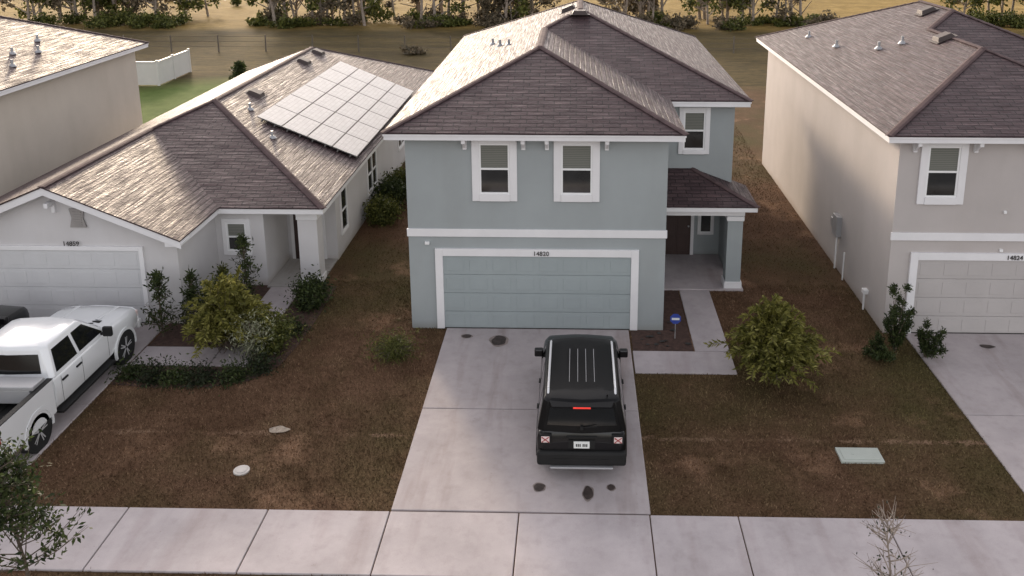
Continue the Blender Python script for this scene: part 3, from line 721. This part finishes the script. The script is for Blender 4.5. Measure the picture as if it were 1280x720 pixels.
# ---------------------------------------------------------------- vegetation
def quads_mesh(name,V,F,mats,mi=None,parent=None):
    me=bpy.data.meshes.new(name); me.from_pydata(V,[],F)
    for mt in mats: me.materials.append(mt)
    if mi is not None: me.polygons.foreach_set('material_index',mi)
    me.update(); o=bpy.data.objects.new(name,me); COL.objects.link(o)
    if parent:o.parent=parent
    return o
def leaf_cloud(P,size,asp=.45,droop=0.):
    n=len(P); P=np.asarray(P)
    d=rng.normal(size=(n,3)); d[:,2]-=droop; d/=np.linalg.norm(d,axis=1)[:,None]
    a=rng.normal(size=(n,3)); s=np.cross(d,a); s/=np.linalg.norm(s,axis=1)[:,None]
    L=size*rng.uniform(.6,1.4,size=(n,1))
    V=np.stack([P,P+d*L*.5+s*L*asp*.5,P+d*L,P+d*L*.5-s*L*asp*.5],1).reshape(-1,3)
    F=np.arange(4*n).reshape(n,4)
    return V,F
def ellip(n,c,r,shell=.55):
    d=rng.normal(size=(n,3)); d/=np.linalg.norm(d,axis=1)[:,None]
    k=(shell+(1-shell)*rng.random((n,1)))
    return np.array(c)+d*k*np.array(r)
def plant(name,Pts,size,leaf,bark,branches,asp=.45,droop=0):
    V,F=leaf_cloud(Pts,size,asp,droop)
    q=MB()
    for a,b,r0,r1 in branches: q.tube(a,b,r0,r1,5,0,False)
    nb=len(q.v)
    Vall=list(q.v)+[tuple(x) for x in V]; Fall=[list(f) for f in q.f]+[[int(k)+nb for k in f] for f in F]
    mi=[1]*len(q.f)+[0]*len(F)
    return quads_mesh(name,Vall,Fall,[leaf,bark],mi)
Lyel=leafmat('leaf_yellow_green',(.11,.11,.022),(.27,.25,.058),(.38,.35,.12),.35)
Lgrn=leafmat('leaf_green',(.020,.032,.010),(.065,.085,.025))
Lmid=leafmat('leaf_mid_green',(.050,.060,.014),(.14,.15,.035),(.22,.21,.06))
Ldrk=leafmat('leaf_dark',(.014,.021,.010),(.040,.052,.022))
Lgrey=leafmat('leaf_grey_brown',(.09,.075,.05),(.22,.17,.11))
Lpale=leafmat('leaf_pale',(.25,.26,.16),(.42,.42,.30))
Bark=mat('bark',(.10,.075,.055),.9,.3,6)
BarkG=mat('bark_grey',(.28,.23,.19),.9,.3,6)

def arching(name,loc,h,r,stems,per,size,leaf,asp=.22):
    P=[];B=[]; L=Vector(loc)
    for i in range(stems):
        a=random.uniform(0,6.283); k=math.sqrt(random.random()); rr=r*(.15+.85*k)*random.uniform(.8,1.12); hh=h*(1.03-.42*k)*random.uniform(.72,1.1)
        prev=L+Vector((random.uniform(-.12,.12),random.uniform(-.12,.12),0)); N_=7
        for s in range(1,N_+1):
            u=s/N_; rad=rr*u**1.3; z=hh*(math.sin(min(u*1.9,math.pi*.82)))if k>.45 else hh*u
            z=max(z,.08)
            cur=L+Vector((rad*math.cos(a+.25*u),rad*math.sin(a+.25*u),z))
            B.append((prev,cur,.012*(1-u*.7),.012*(1-(u+.1)*.7)))
            if u>.25:
                for _ in range(per):
                    t=random.random(); p=prev.lerp(cur,t); sp=.10+.08*u
                    P.append((p.x+random.gauss(0,sp),p.y+random.gauss(0,sp),max(.03,p.z+random.gauss(0,sp))))
            prev=cur
    return plant(name,P,size,leaf,Bark,B,asp,.6)
def feathery(name,loc,h,r,fronds,leaf,pinn=34,plen=.17):
    V=[];F=[];q=MB(); L=Vector(loc)
    for i in range(fronds):
        a=random.uniform(0,6.283); k=random.random()**.8
        rr=r*(.15+.9*k)*random.uniform(.7,1.2); hh=h*(1.05-.62*k)*random.uniform(.7,1.12)
        z0=random.uniform(0,.5)*hh*(1-k*.5); base=L+Vector((random.gauss(0,.14),random.gauss(0,.14),z0))
        pts=[]
        for s in range(9):
            u=s/8; rad=rr*(u**1.05); z=z0+(hh-z0)*(math.sin(min(1,u*1.1)*math.pi/2) - (.08+.30*k)*max(0,u-.6)**1.3*1.5)
            pts.append(Vector((base.x+rad*math.cos(a+.2*u),base.y+rad*math.sin(a+.2*u),max(.05,z))))
        for s in range(8): q.tube(pts[s],pts[s+1],.009*(1-s/9),.009*(1-(s+1)/9)+.001,4,0,False)
        for j in range(pinn):
            u=.2+.8*j/pinn; s=min(7,int(u*8)); fpos=u*8-s; p=pts[s].lerp(pts[s+1],fpos); d=(pts[s+1]-pts[s]).normalized()
            side=d.cross(Vector((0,0,1))); side=side.normalized() if side.length>1e-3 else Vector((1,0,0))
            for sg in(-1,1):
                ld=(side*sg*random.uniform(.4,1.1)+d*random.uniform(.5,1.2)+Vector((0,0,random.uniform(-.5,.7)))).normalized()
                ln=plen*random.uniform(.6,1.3)*(1-.45*abs(u-.5)); wd=ld.cross(Vector((random.gauss(0,1),random.gauss(0,1),random.gauss(0,1)))).normalized()*ln*.15
                b=len(V); V+= [p,p+ld*ln*.5+wd,p+ld*ln+Vector((0,0,-.12*ln)),p+ld*ln*.5-wd]; F.append([b,b+1,b+2,b+3])
    nb=len(q.v)
    return quads_mesh(name,list(q.v)+[tuple(v) for v in V],[list(f) for f in q.f]+[[k+nb for k in f] for f in F],[leaf,Bark],[1]*len(q.f)+[0]*len(F))
feathery('yellow_green_shrub',(4.78,-2.4,0),1.95,1.2,260,Lyel)
feathery('yellow_green_shrub',(-8.85,-1.25,0),1.85,1.1,240,Lyel)
arching('pale_flowering_shrub',(-8.05,-1.7,0),1.2,.5,26,12,.10,Lpale)
arching('green_shrub',(-7.75,-1.3,0),.9,.55,45,24,.10,Lmid,.4)
arching('green_shrub',(-7.5,1.2,0),.8,.45,40,22,.10,Lgrn,.4)
arching('green_shrub',(-9.6,.3,0),1.2,.55,50,22,.10,Lmid,.4)
arching('grass_clump',(-4.55,-1.5,0),.40,.70,70,8,.12,Lmid,.12)
arching('green_shrub',(-6.9,8.0,0),.8,.6,60,22,.12,Lmid,.4)
arching('green_shrub',(-6.9,9.6,0),1.0,.6,60,22,.12,Lgrn,.4)
arching('green_shrub',(-6.9,11.5,0),.8,.6,50,22,.12,Lmid,.4)
for i,(x,y) in enumerate([(-10.7,-2.6),(-10.1,-2.8),(-9.5,-2.8),(-8.9,-2.85),(-8.2,-2.7),(-7.7,-2.3),(-7.5,-.3)]):
    arching('groundcover_plant',(x,y,0),.2,.34,20,10,.08,Ldrk if i%2 else Lgrn,.4)

def conifer(name,loc,h,r,n,size,leaf,layers=14,irr=.35):
    P=[];B=[];L=Vector(loc); B.append((L,L+Vector((0,0,h*.95)),.035,.008))
    for i in range(layers*5):
        u=random.random()**.9; z=h*(.06+.92*u); a=random.uniform(0,6.283)
        rr=r*(1-u)**.6*random.uniform(1-irr,1+irr)
        tip=L+Vector((rr*math.cos(a),rr*math.sin(a),z+rr*.5)); b0=L+Vector((0,0,z*.92)); B.append((b0,tip,.01,.004))
        for _ in range(n):
            t=random.random()**.6; p=b0.lerp(tip,t); P.append((p.x+random.gauss(0,.04),p.y+random.gauss(0,.04),p.z+random.gauss(0,.05)))
    return plant(name,P,size,leaf,Bark,B,.3,-.6)
conifer('columnar_conifer',(-10.85,-.65,0),1.85,.42,14,.12,Lgrn,irr=.7)
conifer('columnar_conifer',(-10.15,-.25,0),1.65,.36,14,.12,Lgrn,irr=.7)
conifer('columnar_conifer',(-9.35,1.4,0),2.1,.40,14,.12,Lgrn,irr=.7)
conifer('columnar_conifer',(-9.8,.9,0),1.4,.28,14,.11,Lmid,irr=.6)
def juniper(name,loc,h,lean,n,r):
    P=[];B=[];L=Vector(loc)
    for k in range(n):
        a=random.uniform(0,6.283); rr=r*random.uniform(.4,1.1); hh=h*random.uniform(.35,1.0)*(1.1-rr/r*.35)
        prev=L
        for s in range(1,6):
            u=s/5; cur=L+Vector((rr*u*math.cos(a+.5*u)+lean*u*hh,rr*u*math.sin(a+.5*u),hh*u**.9))
            B.append((prev,cur,.025*(1.1-u),.02*(1.1-u)+.003))
            if s>=2:
                P+= [tuple(x) for x in ellip(60,prev.lerp(cur,random.random()),(.10,.10,.13),.1)]
            prev=cur
        P+= [tuple(x) for x in ellip(80,prev,(.08,.08,.16),.1)]
    return plant(name,P,.085,Lgrn,Bark,B,.3,-.5)
juniper('juniper_shrub',(8.15,-1.0,0),2.0,.03,15,.40)
juniper('juniper_shrub',(8.8,-1.3,0),1.15,.2,10,.42)
juniper('juniper_shrub',(7.75,-1.3,0),.65,-.2,8,.45)

def sapling(name,loc,h,cr,nb,leafn,size,leaf,bark,tw=.03,leaf_from=.25):
    P=[];B=[];L=Vector(loc)
    prev=L; pts=[L]
    for s in range(1,9):
        u=s/8; cur=L+Vector((.08*math.sin(u*5),.06*math.cos(u*4)-.06,h*u)); B.append((prev,cur,tw*(1.05-u),tw*(1.0-u)+.004)); prev=cur; pts.append(cur)
    for i in range(nb):
        u=random.uniform(leaf_from,.98); k=u*8; b0=pts[int(k)].lerp(pts[min(8,int(k)+1)],k-int(k))
        a=random.uniform(0,6.283); ln=cr*(1.15-u*.75)*random.uniform(.6,1.2)
        mid=b0+Vector((ln*.55*math.cos(a),ln*.55*math.sin(a),ln*.35)); tip=mid+Vector((ln*.5*math.cos(a+.4),ln*.5*math.sin(a+.4),ln*random.uniform(.1,.6)))
        B.append((b0,mid,.012,.008)); B.append((mid,tip,.008,.003))
        for j in range(3):
            t2=tip.lerp(mid,random.random())+Vector((random.gauss(0,.12),random.gauss(0,.12),random.uniform(0,.2))); B.append((mid,t2,.006,.002))
            for _ in range(leafn):
                p=mid.lerp(t2,random.random()); P.append((p.x+random.gauss(0,.05),p.y+random.gauss(0,.05),p.z+random.gauss(0,.05)))
    return plant(name,P,size,leaf,bark,B,.4,.4)
sapling('street_sapling',(-8.85,-9.75,0),2.65,1.05,64,18,.10,Lgrn,Bark,.04)
sapling('bare_sapling',(4.9,-9.7,0),1.95,.6,44,1,.06,Ldrk,BarkG,.035,.12)

def grass(name,n,x0,x1,y0,y1,excl,hgt,leaf):
    P=np.column_stack([rng.uniform(x0,x1,n),rng.uniform(y0,y1,n)])
    keep=np.ones(n,bool)
    for a,b,c,d in excl: keep&=~((P[:,0]>a)&(P[:,0]<b)&(P[:,1]>c)&(P[:,1]<d))
    P=P[keep]; n=len(P)
    th=rng.uniform(0,6.283,n); w=rng.uniform(.006,.014,n); h=hgt*rng.uniform(.4,1.3,n)
    dx=np.cos(th)*w; dy=np.sin(th)*w; lx=rng.normal(0,.5,n)*h; ly=rng.normal(0,.5,n)*h; z=np.zeros(n)
    V=np.stack([np.column_stack([P[:,0]-dx,P[:,1]-dy,z]),np.column_stack([P[:,0]+dx,P[:,1]+dy,z]),np.column_stack([P[:,0]+lx,P[:,1]+ly,h])],1).reshape(-1,3)
    F=np.arange(3*n).reshape(n,3)
    return quads_mesh(name,V.tolist(),F.tolist(),[leaf])
def grassmat():
    m,t,b=nt('grass_blades')
    g_=t.nodes.new('ShaderNodeNewGeometry')
    r=t.nodes.new('ShaderNodeValToRGB'); e=r.color_ramp.elements; e[0].color=(.090,.051,.029,1); e[1].color=(.29,.19,.12,1)
    x=e.new(.5); x.color=(.155,.093,.056,1)
    t.links.new(g_.outputs['Random Per Island'],r.inputs[0])
    c=mixc(t,ramp(t,noise(t,.16,5,.6),.45,.66),r.outputs[0],mixc(t,1.0,r.outputs[0],(.68,.90,.62),'MULTIPLY'))
    c=mixc(t,ramp(t,noise(t,.8,6,.7),.35,.66),mixc(t,1.0,c,(.64,.62,.60),'MULTIPLY'),c)
    c=mixc(t,ramp(t,noise(t,.45,4,.6),.58,.72),c,mixc(t,1.0,c,(1.8,1.65,1.6),'MULTIPLY'))
    t.links.new(c,b.inputs['Base Color']); b.inputs['Roughness'].default_value=.85; b.inputs['Specular IOR Level'].default_value=.1
    return m
ex=[(-3.43,1.42,-12,.1),(8.72,13.7,-12,.1),(-16.4,-11.07,-12,.2),(3.06,3.94,-2.2,2.6),(1.4,3.9,-2.22,-1.16),(1.5,3.05,-1.15,2.5),(-11.0,-9.05,-2.1,-1.2),(-9.04,-8.1,-2.1,2.5),
    (-11,-7.4,-2.9,2.6),(-4.38,2.36,0,16),(2.3,4.7,2.6,16),(8.18,20,0,20),(-20,-7.6,2.6,24),(-20,-10.6,0,3),(5.45,6.33,-5.68,-5.2),(-6.87,-6.53,-6.37,-6.03),(-20,20,-9.0,-7.37)]
GM=grassmat()
grass('lawn_grass',150000,-11.3,9.0,-7.38,3,ex,.045,GM)
grass('side_yard_grass',70000,-7.6,8.2,3,28,ex,.05,GM)
grass('verge_grass',30000,-12,10,-12.1,-9.0,ex,.05,GM)

def treeline(name,specs,leafs,seed=1):
    r=random.Random(seed); q=MB()
    Ps={0:[],1:[]}
    for (x,y,h,cr,ty) in specs:
        q.tube((x,y,0),(x+r.uniform(-.6,.6),y,h*.55),.17*h/9,.10*h/9,6,0,False)
        for k in range(r.randint(6,10)):
            a=r.uniform(0,6.28); z0=h*r.uniform(.08,.6); l=cr*r.uniform(.4,1)
            c=(x+l*math.cos(a),y+l*math.sin(a),min(h,z0+l*r.uniform(.2,1.3)))
            q.tube((x,y,z0),c,.07,.03,4,0,False)
            if ty!=2: Ps[ty].append(ellip(100,c,(cr*.45,cr*.45,cr*.38),.1))
        if ty!=2: Ps[ty].append(ellip(300,(x,y,h*.75),(cr*.8,cr*.8,h*.27),.2))
    vs=list(q.v);fs=[list(f) for f in q.f];mi=[2]*len(fs)
    for ty in(0,1):
        if Ps[ty]:
            V,F=leaf_cloud(np.concatenate(Ps[ty]),.36,.6)
            b=len(vs); vs+= [tuple(v) for v in V]; fs+=[[int(k)+b for k in f] for f in F]; mi+=[ty]*len(F)
    quads_mesh(name,vs,fs,leafs+[BarkG],mi)
def shrubs(name,specs,leafs,size=.26):
    vs=[];fs=[];mi=[]
    for (x,y,rx,h,ty) in specs:
        for k in range(6):
            cx=x+random.gauss(0,rx*.5); cy=y+random.gauss(0,rx*.4); hh=h*random.uniform(.4,1.1)
            P=ellip(int(85*max(.6,rx)),(cx,cy,hh*.5),(rx*.55,rx*.5,hh*.55),.15); P[:,2]=np.abs(P[:,2])
            V,F=leaf_cloud(P,size,.6); b=len(vs); vs+=[tuple(v) for v in V]; fs+=[[int(k2)+b for k2 in f] for f in F]; mi+=[ty]*len(F)
    quads_mesh(name,vs,fs,leafs,mi)
R=random.Random(3); tr=[]; sh=[]
for i in range(44): tr.append((R.uniform(-30,-4),R.uniform(60,67),R.uniform(6,9),R.uniform(1.6,2.6),R.choice([1,1,2,2,0])))
for i in range(20): tr.append((R.uniform(-54,-37),R.uniform(60,68),R.uniform(6,9),R.uniform(1.8,2.8),R.choice([0,0,1])))
for i in range(24): tr.append((R.uniform(4,22),R.uniform(60,68),R.uniform(6,9),R.uniform(1.8,2.8),R.choice([0,1,1,2])))
for i in range(9): tr.append((R.uniform(36,52),R.uniform(61,68),R.uniform(5,8),R.uniform(1.6,2.4),0))
treeline('distant_treeline',tr,[Lmid,Lgrey])
for i in range(80):
    seg=R.choice([(-50,-36,0),(-30,-5,1),(6,22,1),(33,42,0),(-30,-5,1),(-50,-36,0)])
    sh.append((R.uniform(seg[0],seg[1]),R.uniform(58,63),R.uniform(.7,1.6),R.uniform(.6,1.8),R.choice([0,seg[2]])))
for i in range(26): sh.append((R.uniform(-60,60),R.uniform(64,84),R.uniform(.4,1.0),R.uniform(.4,1.0),R.choice([0,1])))
sh+= [(-3.5,50,1.2,1.0,1),(-12.3,44.5,.8,.8,1),(24,62,1.5,1.4,1)]
shrubs('distant_shrubs',sh,[Lmid,Lgrey])
tr2=[(R.uniform(-150,150),R.uniform(190,220),R.uniform(9,13),R.uniform(3,5),0) for i in range(50)]
treeline('distant_treeline',tr2,[Ldrk,Lgrey],5)
conifer('backyard_conifer',(-19.3,27.5,0),2.3,.75,30,.22,Lgrn,irr=.5)
arching('backyard_shrub',(-18.2,26.0,0),1.0,.8,50,20,.18,Lmid,.4)

# ---------------------------------------------------------------- light and camera
el=math.radians(16); az=math.radians(-24)
W=bpy.data.worlds.new('World'); S.world=W; W.use_nodes=True; t=W.node_tree
sk=t.nodes.new('ShaderNodeTexSky'); sk.sky_type='NISHITA'; sk.sun_disc=False; sk.sun_elevation=el; sk.sun_rotation=az
sk.dust_density=2.0; sk.air_density=1.0
hs=t.nodes.new('ShaderNodeHueSaturation'); hs.inputs['Saturation'].default_value=.32
bg=t.nodes['Background']; bg.inputs[1].default_value=.47
t.links.new(sk.outputs[0],hs.inputs['Color'])
mx=t.nodes.new('ShaderNodeMix'); mx.data_type='RGBA'; mx.blend_type='MULTIPLY'; mx.inputs[0].default_value=1; mx.inputs[7].default_value=(1,.925,.885,1)
t.links.new(hs.outputs[0],mx.inputs[6]); t.links.new(mx.outputs[2],bg.inputs[0])
sd=bpy.data.lights.new('sun','SUN'); sd.energy=3.0; sd.angle=math.radians(6); sd.color=(1,.79,.54)
so=bpy.data.objects.new('sun',sd); COL.objects.link(so)
dirn=Vector((math.sin(az)*math.cos(el),math.cos(az)*math.cos(el),math.sin(el)))
so.rotation_euler=dirn.to_track_quat('Z','Y').to_euler(); so.location=(0,60,40)
cd=bpy.data.cameras.new('camera'); co=bpy.data.objects.new('camera',cd); COL.objects.link(co); S.camera=co
co.location=(0,-21.6,11.1); co.rotation_euler=(math.radians(90-13.6),0,math.radians(1.3))
cd.sensor_width=36; cd.lens=36*1100/1280; cd.shift_x=-56/1280; cd.shift_y=-214/1280; cd.clip_end=3000; cd.clip_start=.1
S.view_settings.view_transform='Standard'; S.view_settings.look='None'; S.view_settings.exposure=0
